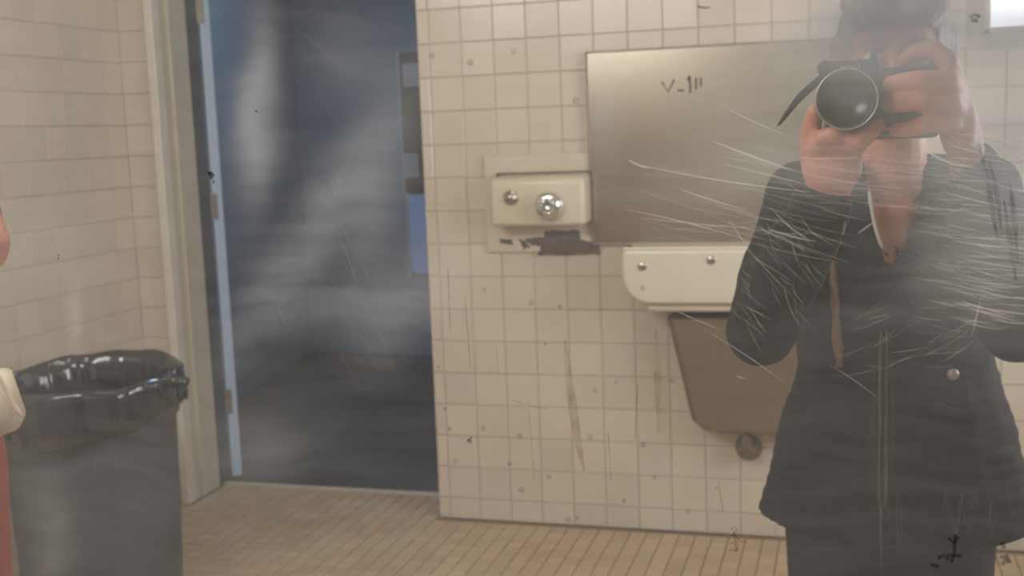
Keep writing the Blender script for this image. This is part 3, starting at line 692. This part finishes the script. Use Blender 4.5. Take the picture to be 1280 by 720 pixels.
# ------------------------------------------------------------------ the camera in the hands
cm = empty('photo_camera', (lc.x, YC+0.07, lc.z-0.04)); tag(cm, 'black compact camera with a large lens held up by the person', 'camera')
bm = bmesh.new(); lathe(bm, [(0.030, -0.085), (0.0345, -0.08), (0.0345, -0.006), (0.0335, 0.0), (0.0318, 0.0)], (lc.x, YC, lc.z), 'Y', 48, False)
lens = obj('lens_barrel', bm, 'camera_black', cm, True)
bm = bmesh.new(); lathe(bm, [(0.0345, -0.002), (0.0350, 0.0005), (0.0342, 0.0016), (0.0333, 0.0008), (0.0333, -0.003)], (lc.x, YC, lc.z), 'Y', 48, False); obj('lens_rim', bm, 'lens_ring', lens, True)
bm = bmesh.new(); lathe(bm, [(0.0335, -0.010), (0.0325, -0.003), (0.030, -0.004), (0.0295, -0.010), (0.0275, -0.012), (0.0270, -0.018), (0.0225, -0.020), (0.018, -0.016), (0.010, -0.0125), (0.001, -0.012)], (lc.x, YC, lc.z), 'Y', 48); obj('lens_glass', bm, 'lens_glass', lens, True)
tl_, br_ = at(1030, 88, YC+0.06), at(1176, 172, YC+0.06)
bm = bmesh.new(); bbox(bm, (tl_.x, YC+0.062, br_.z), (br_.x, YC+0.108, tl_.z), 0.009, 3); obj('camera_body', bm, 'camera_black', cm, True)
bm = bmesh.new(); g0, g1 = at(1122, 90, YC+0.045), at(1172, 170, YC+0.045); bbox(bm, (g0.x, YC+0.045, g1.z), (g1.x, YC+0.10, g0.z), 0.012, 3); obj('grip', bm, 'camera_black', cm, True)
bm = bmesh.new(); h0, h1 = at(1036, 76, YC+0.055), at(1100, 92, YC+0.055); bbox(bm, (h0.x, YC+0.052, h1.z-0.004), (h1.x, YC+0.108, h0.z), 0.006, 3); obj('flash_hump', bm, 'camera_black', cm, True)
bm = bmesh.new(); d0 = at(1143, 90, YC+0.085); lathe(bm, [(0.010, -0.004), (0.010, 0.007), (0.009, 0.009), (0.002, 0.009)], (d0.x+0.016, d0.y, tl_.z), 'Z', 24); obj('mode_dial', bm, 'lens_ring', cm, True)
bm = bmesh.new(); d1 = at(1030, 84, YC+0.075); lathe(bm, [(0.0095, -0.012), (0.0105, 0.0), (0.0095, 0.009), (0.004, 0.011)], (d1.x+0.002, d1.y, d1.z-0.002), 'Y', 20); obj('strap_lug', bm, 'camera_black', cm, True)
s0, s1, s2 = at(1031, 92, YC+0.07), at(1000, 120, YC+0.066), at(971, 159, YC+0.06)
sv = []
for p, wd in ((s0, 0.008), (s0.lerp(s1, 0.5)+Vector((0.001, 0, -0.001)), 0.011), (s1, 0.0105), (s1.lerp(s2, 0.6), 0.0065), (s2, 0.004)):
    n_ = Vector((0.75, 0, -0.66))*wd/2; sv += [p+n_, p-n_]
flap('neck_strap', sv, 0.002, 'camera_black', cm)
# maker's lettering, mirrored as in the reflection
tcu = bpy.data.curves.new('lettering_text', 'FONT'); tcu.body = 'Canon'; tcu.size = 0.0085; tcu.align_x = 'CENTER'; tcu.align_y = 'CENTER'; tcu.extrude = 0.0003
to = bpy.data.objects.new('tmp_text', tcu); C.objects.link(to); dg = bpy.context.evaluated_depsgraph_get(); dg.update()
tme = bpy.data.meshes.new_from_object(to.evaluated_get(dg)); bpy.data.objects.remove(to)
tme.transform(Matrix.Translation(at(1063, 83.5, YC+0.0515)) @ Matrix.Rotation(R(90), 4, 'X') @ Matrix.Diagonal((-1, 1, 1, 1))); tme.materials.clear()
link('lettering', tme, 'letter', cm)

# ------------------------------------------------------------------ second person, mostly beyond the left edge
Y2 = 1.25
el2 = at(-17, 315, Y2); sh2 = Vector((el2.x-0.130, Y2+0.05, el2.z+0.215)); P2 = Vector((sh2.x-0.120, Y2+0.06, 0))
pr2 = empty('person', (P2.x, P2.y, 0)); tag(pr2, 'person with a bare elbow and red trousers cut off by the left edge', 'person')
h2 = Vector((P2.x, P2.y-0.01, sh2.z+0.215)); bm = bmesh.new()
ell(bm, h2+Vector((0, 0.012, 0.022)), (0.072, 0.090, 0.088)); ell(bm, h2+Vector((0, -0.012, -0.045)), (0.056, 0.066, 0.066)); ell(bm, h2+Vector((0, -0.040, -0.092)), (0.026, 0.026, 0.020))
cone(bm, h2+Vector((0, -0.080, 0.012)), 0.008, h2+Vector((0, -0.094, -0.026)), 0.013)
for s in (-1, 1): ell(bm, h2+Vector((s*0.074, 0.012, -0.012)), (0.010, 0.020, 0.030)); ell(bm, h2+Vector((s*0.036, -0.058, -0.030)), (0.022, 0.022, 0.020))
cone(bm, h2+Vector((0, 0.02, -0.07)), 0.05, Vector((P2.x, P2.y, sh2.z)), 0.056)
zs = sh2.z
ell(bm, (P2.x, P2.y, zs-0.08), (0.14, 0.08, 0.11)); ell(bm, (P2.x, P2.y, zs-0.26), (0.125, 0.08, 0.15)); ell(bm, (P2.x, P2.y, zs-0.46), (0.145, 0.09, 0.13))
wr2 = el2+Vector((-0.16, -0.12, 0.12)); shb = Vector((2*P2.x-sh2.x, sh2.y, sh2.z)); elb2 = shb+Vector((-0.06, 0.0, -0.25)); wrb = elb2+Vector((0.02, -0.06, -0.22))
chain(bm, [(sh2, 0.045), (el2+Vector((0.0, 0, 0.012)), 0.031)]); chain(bm, [(el2, 0.026), (el2.lerp(wr2, 0.35), 0.032), (wr2, 0.022)])
chain(bm, [(shb, 0.045), (elb2, 0.033), (elb2.lerp(wrb, 0.35), 0.032), (wrb, 0.022)])
for w_, d_ in ((wr2, Vector((-0.6, -0.3, 0.7)).normalized()), (wrb, Vector((0.05, -0.2, -1)).normalized())):
    side = d_.cross(Vector((0, 1, 0))).normalized()
    for i, ln in enumerate((0.070, 0.078, 0.072, 0.058)):
        o_ = side*(0.026-0.0175*i); cone(bm, w_, 0.018, w_+d_*0.075+o_, 0.011); chain(bm, [(w_+d_*0.075+o_, 0.0095), (w_+d_*(0.075+ln*0.55)+o_*1.15+Vector((0, -0.008, 0)), 0.0085), (w_+d_*(0.075+ln)+o_*1.15+Vector((0, -0.022, 0)), 0.007)])
    chain(bm, [(w_+d_*0.02+side*0.012, 0.014), (w_+d_*0.055+side*0.045, 0.011), (w_+d_*0.085+side*0.055, 0.0085)])
for s in (-1, 1):
    chain(bm, [((P2.x+s*0.078, P2.y, zs-0.50), 0.08), ((P2.x+s*0.085, P2.y-0.01, 0.46), 0.05), ((P2.x+s*0.088, P2.y+0.01, 0.09), 0.035)]); cone(bm, (P2.x+s*0.088, P2.y+0.01, 0.05), 0.034, (P2.x+s*0.094, P2.y-0.12, 0.035), 0.028)
grown('body', bm, 0.0045, 'skin', pr2, 5, 0.5)
for s in (-1, 1):
    bm = bmesh.new(); ell(bm, h2+Vector((s*0.030, -0.0735, 0.006)), (0.013, 0.009, 0.0065)); e_ = obj('eye', bm, 'eye_white', pr2, True)
    bm = bmesh.new(); ell(bm, h2+Vector((s*0.030, -0.0800, 0.006)), (0.0056, 0.0035, 0.0056)); obj('iris', bm, 'iris', e_, True)
bm = bmesh.new(); ell(bm, h2+Vector((0, -0.085, -0.058)), (0.020, 0.006, 0.0065)); obj('mouth', bm, 'lip', pr2, True)
bm = bmesh.new(); ell(bm, h2+Vector((0, 0.022, 0.034)), (0.080, 0.096, 0.088)); ell(bm, h2+Vector((0, 0.045, -0.03)), (0.074, 0.060, 0.07))
grown('hair', bm, 0.006, 'hair', pr2, 4, 0.5, lambda c: not ((c-h2).y < -0.04 and (c-h2).z < 0.055))
bm = bmesh.new()
ell(bm, (P2.x, P2.y, zs-0.07), (0.160, 0.10, 0.11)); ell(bm, (P2.x, P2.y, zs-0.24), (0.145, 0.10, 0.17)); ell(bm, (P2.x, P2.y, zs-0.42), (0.160, 0.108, 0.13))
for sh_, e_ in ((sh2, el2), (shb, elb2)): cone(bm, (P2.x, P2.y, zs), 0.055, sh_, 0.056); chain(bm, [(sh_, 0.054), (sh_.lerp(e_, 0.80), 0.038)])
def skeep(c):
    if c.z < zs-0.50: return False
    return not (c.z > zs+0.01 and (c.x-P2.x)**2 + (c.y-P2.y)**2 < 0.07**2)
sj = grown('shirt', bm, 0.007, 'navy_cloth', pr2, 4, 0.5, skeep); so = sj.modifiers.new('s', 'SOLIDIFY'); so.thickness = 0.003
bm = bmesh.new(); ell(bm, (P2.x, P2.y, zs-0.50), (0.160, 0.105, 0.11)); 
for s in (-1, 1): chain(bm, [((P2.x+s*0.076, P2.y, zs-0.52), 0.096), ((P2.x+s*0.086, P2.y-0.008, 0.45), 0.070), ((P2.x+s*0.088, P2.y+0.01, 0.11), 0.062)])
grown('trousers', bm, 0.008, 'red_cloth', pr2, 4, 0.5, lambda c: c.z > 0.07)
for s in (-1, 1):
    bm = bmesh.new(); cone(bm, (P2.x+s*0.088, P2.y+0.02, 0.045), 0.043, (P2.x+s*0.096, P2.y-0.135, 0.038), 0.036)
    for v_ in bm.verts: v_.co.z = max(v_.co.z, 0.001)
    obj('shoe', bm, 'shoe', pr2, True)
# cream bag at the hip
b_c = at(2, 512, Y2-0.03); bgx = empty('shoulder_bag', (b_c.x-0.03, Y2-0.05, b_c.z-0.04)); tag(bgx, 'cream cloth bag with a tan strap at the left edge beside the trash can', 'bag')
q0, q1, q2, q3 = at(-8, 466, Y2-0.05), at(12, 524, Y2-0.05), at(2, 545, Y2-0.05), at(-90, 560, Y2-0.05); q4 = at(-90, 470, Y2-0.05)
bm = bmesh.new(); vv = [bm.verts.new(p) for p in (q0, q1, q2, q3, q4)]; vb_ = [bm.verts.new(p+Vector((0, 0.035, 0))) for p in (q0, q1, q2, q3, q4)]
bm.faces.new(vv); bm.faces.new(vb_)
for i in range(5): bm.faces.new((vv[i], vv[(i+1) % 5], vb_[(i+1) % 5], vb_[i]))
bmesh.ops.bevel(bm, geom=bm.edges[:], offset=0.003, segments=3, affect='EDGES'); obj('bag_body', bm, 'cream_cloth', bgx, True)
flap('strap', [at(-4, 462, Y2-0.06), at(-9, 466, Y2-0.06), at(9, 488, Y2-0.06), at(4, 491, Y2-0.06), at(20, 508, Y2-0.06), at(15, 511, Y2-0.06), at(31, 520, Y2-0.06), at(25, 525, Y2-0.06)], 0.004, 'tan_strap', bgx)

# ------------------------------------------------------------------ the mirror sheet everything is seen in
mr = empty('scratched_mirror', ((MX0+MX1)/2, YM, MZ0)); tag(mr, 'cloudy scratched mirror sheet that fills the whole view', 'mirror')
m = bpy.data.materials.new('cloudy_sheet'); m.use_nodes = True; MATS['cloudy_sheet'] = m
N, L = nodes_of(m); N.remove(N['Principled BSDF']); out = N['Material Output']
vsn = N.new('ShaderNodeVolumeScatter'); vsn.inputs['Color'].default_value = (0.95, 0.92, 0.87, 1); vsn.inputs['Anisotropy'].default_value = 0.25
L.new(vsn.outputs[0], out.inputs['Volume'])
geo = N.new('ShaderNodeNewGeometry')
def math_(op, a, b=None, c=None):
    n = N.new('ShaderNodeMath'); n.operation = op
    for i, x in enumerate((a, b, c)):
        if x is None: continue
        if isinstance(x, (int, float)): n.inputs[i].default_value = x
        else: L.new(x, n.inputs[i])
    return n.outputs[0]
nz = N.new('ShaderNodeTexNoise'); nz.inputs['Scale'].default_value = 9; nz.inputs['Detail'].default_value = 4; L.new(geo.outputs['Position'], nz.inputs['Vector'])
wv = N.new('ShaderNodeVectorMath'); wv.operation = 'SCALE'; wv.inputs['Scale'].default_value = 0.05
sb = N.new('ShaderNodeVectorMath'); sb.operation = 'SUBTRACT'; sb.inputs[1].default_value = (0.5, 0.5, 0.5); L.new(nz.outputs['Color'], sb.inputs[0]); L.new(sb.outputs[0], wv.inputs[0])
ad = N.new('ShaderNodeVectorMath'); ad.operation = 'ADD'; L.new(geo.outputs['Position'], ad.inputs[0]); L.new(wv.outputs[0], ad.inputs[1])
PXM = 0.70/1454*1.02                    # size of one photo pixel on the sheet
# wipe marks: centre px, half sizes px, turn in degrees (clockwise), strength
SMEARS = [(318, 135, 26, 95, -6, 0.20), (322, 165, 40, 45, 0, 0.12), (395, 285, 38, 170, -38, 0.16), (470, 250, 34, 110, -20, 0.12), (500, 380, 46, 90, -35, 0.14), (420, 395, 90, 26, 8, 0.10),
          (58, 670, 40, 90, 0, 0.06), (96, 400, 12, 50, -6, 0.08), (60, 320, 110, 50, 0, 0.03), (330, 560, 80, 60, 0, 0.07), (440, 60, 60, 40, 0, 0.05),
          (1252, 130, 60, 170, 0, 0.50), (1264, 18, 28, 30, 0, 0.25), (1100, 205, 150, 26, 4, 0.07), (1225, 300, 66, 100, -10, 0.12), (900, 225, 150, 40, 10, 0.05), (1115, 22, 88, 64, 0, 0.70), (1090, 195, 110, 36, 3, 0.07),
          (754, 140, 22, 80, 0, 0.06), (1060, 430, 70, 30, 15, 0.03)]
tot = None
for (sx, sy, hx_, hz_, ang, st) in SMEARS:
    c_ = at(sx, sy, YM); mp = N.new('ShaderNodeMapping'); mp.vector_type = 'TEXTURE'
    mp.inputs['Location'].default_value = c_; mp.inputs['Rotation'].default_value = (0, R(-ang), 0); mp.inputs['Scale'].default_value = (hx_*PXM, 1000, hz_*PXM)
    L.new(ad.outputs[0], mp.inputs['Vector']); ln = N.new('ShaderNodeVectorMath'); ln.operation = 'DOT_PRODUCT'; L.new(mp.outputs[0], ln.inputs[0]); L.new(mp.outputs[0], ln.inputs[1])
    e_ = math_('MULTIPLY', math_('POWER', 2.71828, math_('MULTIPLY', ln.outputs['Value'], -1.0)), st); tot = e_ if tot is None else math_('ADD', tot, e_)
# fine rubbing streaks
mp = N.new('ShaderNodeMapping'); mp.inputs['Rotation'].default_value = (0, R(8), 0); mp.inputs['Scale'].default_value = (7, 1, 60); L.new(ad.outputs[0], mp.inputs['Vector'])
n2 = N.new('ShaderNodeTexNoise'); n2.inputs['Scale'].default_value = 1.5; n2.inputs['Detail'].default_value = 6; L.new(mp.outputs[0], n2.inputs['Vector'])
n3 = N.new('ShaderNodeTexNoise'); n3.inputs['Scale'].default_value = 5; n3.inputs['Detail'].default_value = 3; L.new(geo.outputs['Position'], n3.inputs['Vector'])
mod = math_('ADD', math_('MULTIPLY', n2.outputs['Fac'], 0.8), math_('MULTIPLY', n3.outputs['Fac'], 0.7))
TH = 0.004
BASE_HAZE, SMEAR_GAIN = 0.088, 2.05
dens = math_('MULTIPLY', math_('ADD', math_('MULTIPLY', tot, SMEAR_GAIN), BASE_HAZE), math_('MULTIPLY', mod, 1.33/TH))
L.new(dens, vsn.inputs['Density'])
box('cloudy_sheet', (MX0+0.002, YM-0.002, MZ0+0.002), (MX1-0.002, YM-0.002+TH, MZ1-0.002), 'cloudy_sheet', mr)
for a_, b_ in (((MX0-0.012, YM-0.028, MZ0-0.012), (MX0+0.012, YM+0.012, MZ1+0.012)), ((MX1-0.012, YM-0.028, MZ0-0.012), (MX1+0.012, YM+0.012, MZ1+0.012)), ((MX0-0.012, YM-0.028, MZ0-0.012), (MX1+0.012, YM+0.012, MZ0+0.012)), ((MX0-0.012, YM-0.028, MZ1-0.012), (MX1+0.012, YM+0.012, MZ1+0.012))):
    box('frame_strip', a_, b_, 'steel_rim', mr, 0.003)
YS = YM-0.0026
def bez(p0, p1, bend, n=9):
    d = (p1[0]-p0[0], p1[1]-p0[1]); c_ = ((p0[0]+p1[0])/2-d[1]*bend, (p0[1]+p1[1])/2+d[0]*bend)
    return [((1-t)**2*p0[0]+2*t*(1-t)*c_[0]+t*t*p1[0], (1-t)**2*p0[1]+2*t*(1-t)*c_[1]+t*t*p1[1]) for t in [i/(n-1) for i in range(n)]]
# the scratches one can pick out
BIG = [((890, 176), (990, 212), 0.02, 2.6), ((790, 204), (1012, 240), 0.03, 2.0), ((786, 200), (812, 210), 0.1, 3.0), ((850, 236), (932, 262), 0.03, 1.6), ((782, 262), (935, 300), -0.03, 1.3), ((800, 272), (940, 285), 0.02, 1.2),
       ((1146, 176), (1216, 208), 0.22, 3.2), ((900, 131), (990, 172), 0.03, 1.3), ((905, 205), (1015, 232), 0.0, 1.5), ((960, 286), (1020, 302), 0.05, 1.6), ((1072, 292), (1094, 276), 0.0, 1.6), ((912, 276), (940, 318), 0.0, 1.2),
       ((966, 262), (1012, 300), 0.1, 1.3), ((1035, 455), (1100, 500), -0.05, 0.7), ((880, 412), (982, 480), -0.04, 1.0), ((340, 28), (428, 100), -0.25, 1.0), ((350, 180), (480, 395), -0.10, 1.2), ((395, 240), (450, 370), -0.08, 1.0),
       ((840, 386), (900, 412), 0.02, 1.2), ((1190, 300), (1280, 310), 0.05, 1.6), ((1180, 240), (1280, 262), 0.04, 1.8), ((1215, 420), (1226, 372), 0.0, 1.2), ((920, 470), (932, 474), 0, 1.5)]
for p0, p1, bend, wd in BIG:
    v, f = ribbon([at(x, y, YS) for x, y in bez(p0, p1, bend)], wd*PXM*0.8, YS); pyd('scratch', v, f, 'scratch_strong' if p0[0] > 700 else 'scratch_faint', mr)
def cluster(n, x0, x1, y0, y1, ang, dang, l0, l1, wd, bend, m='scratch_film'):
    v, f = [], []
    for _ in range(n):
        x, y = rng.uniform(x0, x1), rng.uniform(y0, y1); a_ = R(rng.gauss(ang, dang)); ln = rng.uniform(l0, l1)
        p1 = (x+ln*math.cos(a_), y+ln*math.sin(a_))
        r_, q_ = ribbon([at(px, py, YS) for px, py in bez((x, y), p1, rng.gauss(bend, 0.04), 7)], wd*rng.uniform(0.5, 1.3)*PXM, YS-rng.uniform(0, 0.0002)); k = len(v); v += r_; f += [tuple(k+i for i in t) for t in q_]
    tag(pyd('fine_scratch_field', v, f, m, mr), kind='stuff')
cluster(150, 1130, 1270, 180, 400, 7, 5, 25, 110, 0.9, 0.05)
cluster(80, 1180, 1270, 165, 400, 8, 6, 25, 90, 1.1, 0.05, 'scratch_mid')
cluster(45, 780, 960, 180, 300, 13, 7, 40, 170, 1.0, 0.03)
cluster(50, 910, 1010, 260, 400, 48, 14, 15, 60, 0.8, 0.04)
cluster(40, 985, 1120, 165, 260, 3, 4, 40, 140, 0.8, 0.03)
cluster(22, 1085, 1125, 400, 640, 91, 2, 40, 120, 0.7, 0.0, 'scratch_faint')
cluster(24, 1020, 1200, 390, 470, -15, 14, 20, 80, 0.8, 0.06)
cluster(20, 1180, 1250, 600, 660, 95, 6, 15, 45, 0.8, 0.0, 'scratch_faint')
cluster(40, 300, 500, 130, 480, 62, 8, 30, 140, 0.7, -0.06, 'scratch_faint')
cluster(30, 20, 220, 350, 700, 88, 6, 20, 90, 0.7, 0.0, 'scratch_faint')
cluster(50, 940, 1270, 480, 680, 20, 50, 8, 40, 0.7, 0.05, 'scratch_faint')
# dark scuffs and scrawls
def scrawl(lines, wd, m, name='scrawl'): return strokes(lines, YS-0.0003, wd*PXM, name, m, mr, 'film' in m and wd >= 7)
scrawl([[(1224, 180), (1232, 215), (1240, 260), (1247, 300)], [(1236, 200), (1246, 240), (1252, 290)]], 7, 'grime_film', 'dark_scuff')
scrawl([[(1262, 225), (1268, 270), (1272, 330)], [(1255, 250), (1262, 300), (1270, 350)]], 7, 'grime_film', 'dark_scuff')
scrawl([[(1212, 22), (1218, 18), (1225, 21)], [(1214, 25), (1222, 26)]], 4, 'dark_film', 'chip')
scrawl([[(1186, 672), (1192, 680), (1198, 671)], [(1194, 668), (1193, 690), (1189, 704)], [(1172, 698), (1180, 694), (1186, 700)], [(1163, 706), (1174, 708)], [(1184, 694), (1202, 695)]], 4, 'dark_film')
scrawl([[(1253, 678), (1255, 686)], [(1250, 695), (1258, 700), (1252, 706)], [(1257, 693), (1262, 704)]], 5, 'dark_film')
scrawl([[(914, 662), (918, 658), (921, 663), (916, 668)], [(910, 672), (918, 668), (926, 677), (934, 677)], [(914, 680), (922, 676), (922, 688), (911, 687)], [(918, 664), (920, 690)]], 2.6, 'rust_film')
scrawl([[(260, 217), (264, 216), (267, 221)], [(261, 215), (265, 224)], [(266, 227), (268, 227)]], 5, 'dark_film', 'chip')
scrawl([[(319, 139), (322, 139)]], 3, 'dark_film', 'chip'); scrawl([[(72, 319), (74, 319)], [(72, 323), (74, 323)]], 3, 'dark_film', 'chip')
scrawl([[(872, 8), (880, 10), (888, 9)]], 3, 'dark_film', 'chip'); scrawl([[(583, 552), (587, 549), (590, 546)], [(586, 553), (589, 550)]], 2, 'dark_film', 'chip')
# dried drips and water spots
for ln, wd in (([(706, 425), (711, 470), (716, 510), (723, 555), (730, 588)], 10), ([(820, 410), (822, 470), (823, 540)], 8), ([(797, 480), (794, 550)], 8), ([(560, 335), (563, 415)], 7), ([(581, 370), (588, 460)], 6), ([(660, 500), (668, 600)], 5), ([(760, 540), (764, 600)], 5), ([(640, 500), (684, 512)], 7), ([(546, 520), (550, 600)], 4), ([(898, 600), (904, 640)], 5), ([(620, 430), (623, 470)], 4)):
    strokes([ln], YS+0.0001, wd*1.25*PXM, 'drip', 'drip_film', mr, True)
SP = [(587, 551), (650, 545), (604, 536), (664, 378), (606, 362), (700, 384), (682, 430), (548, 459), (562, 536), (652, 612), (737, 546), (804, 556), (770, 478), (818, 597), (780, 626), (722, 648), (686, 596), (744, 488), (637, 580), (840, 476), (556, 511), (569, 576), (803, 360), (860, 640), (710, 650), (896, 610), (540, 70), (588, 78), (642, 64), (720, 126)]
for x, y in SP:
    r_ = rng.uniform(2.2, 4.6)*PXM; c_ = at(x, y, YS); n = 14
    pts = [c_+Vector((r_*math.cos(2*math.pi*i/n)*(1+rng.uniform(-.12, .12)), 0, r_*math.sin(2*math.pi*i/n)*(1+rng.uniform(-.12, .12)))) for i in range(n)]
    pyd('water_spot', pts, [tuple(range(n))], 'spot_film', mr)
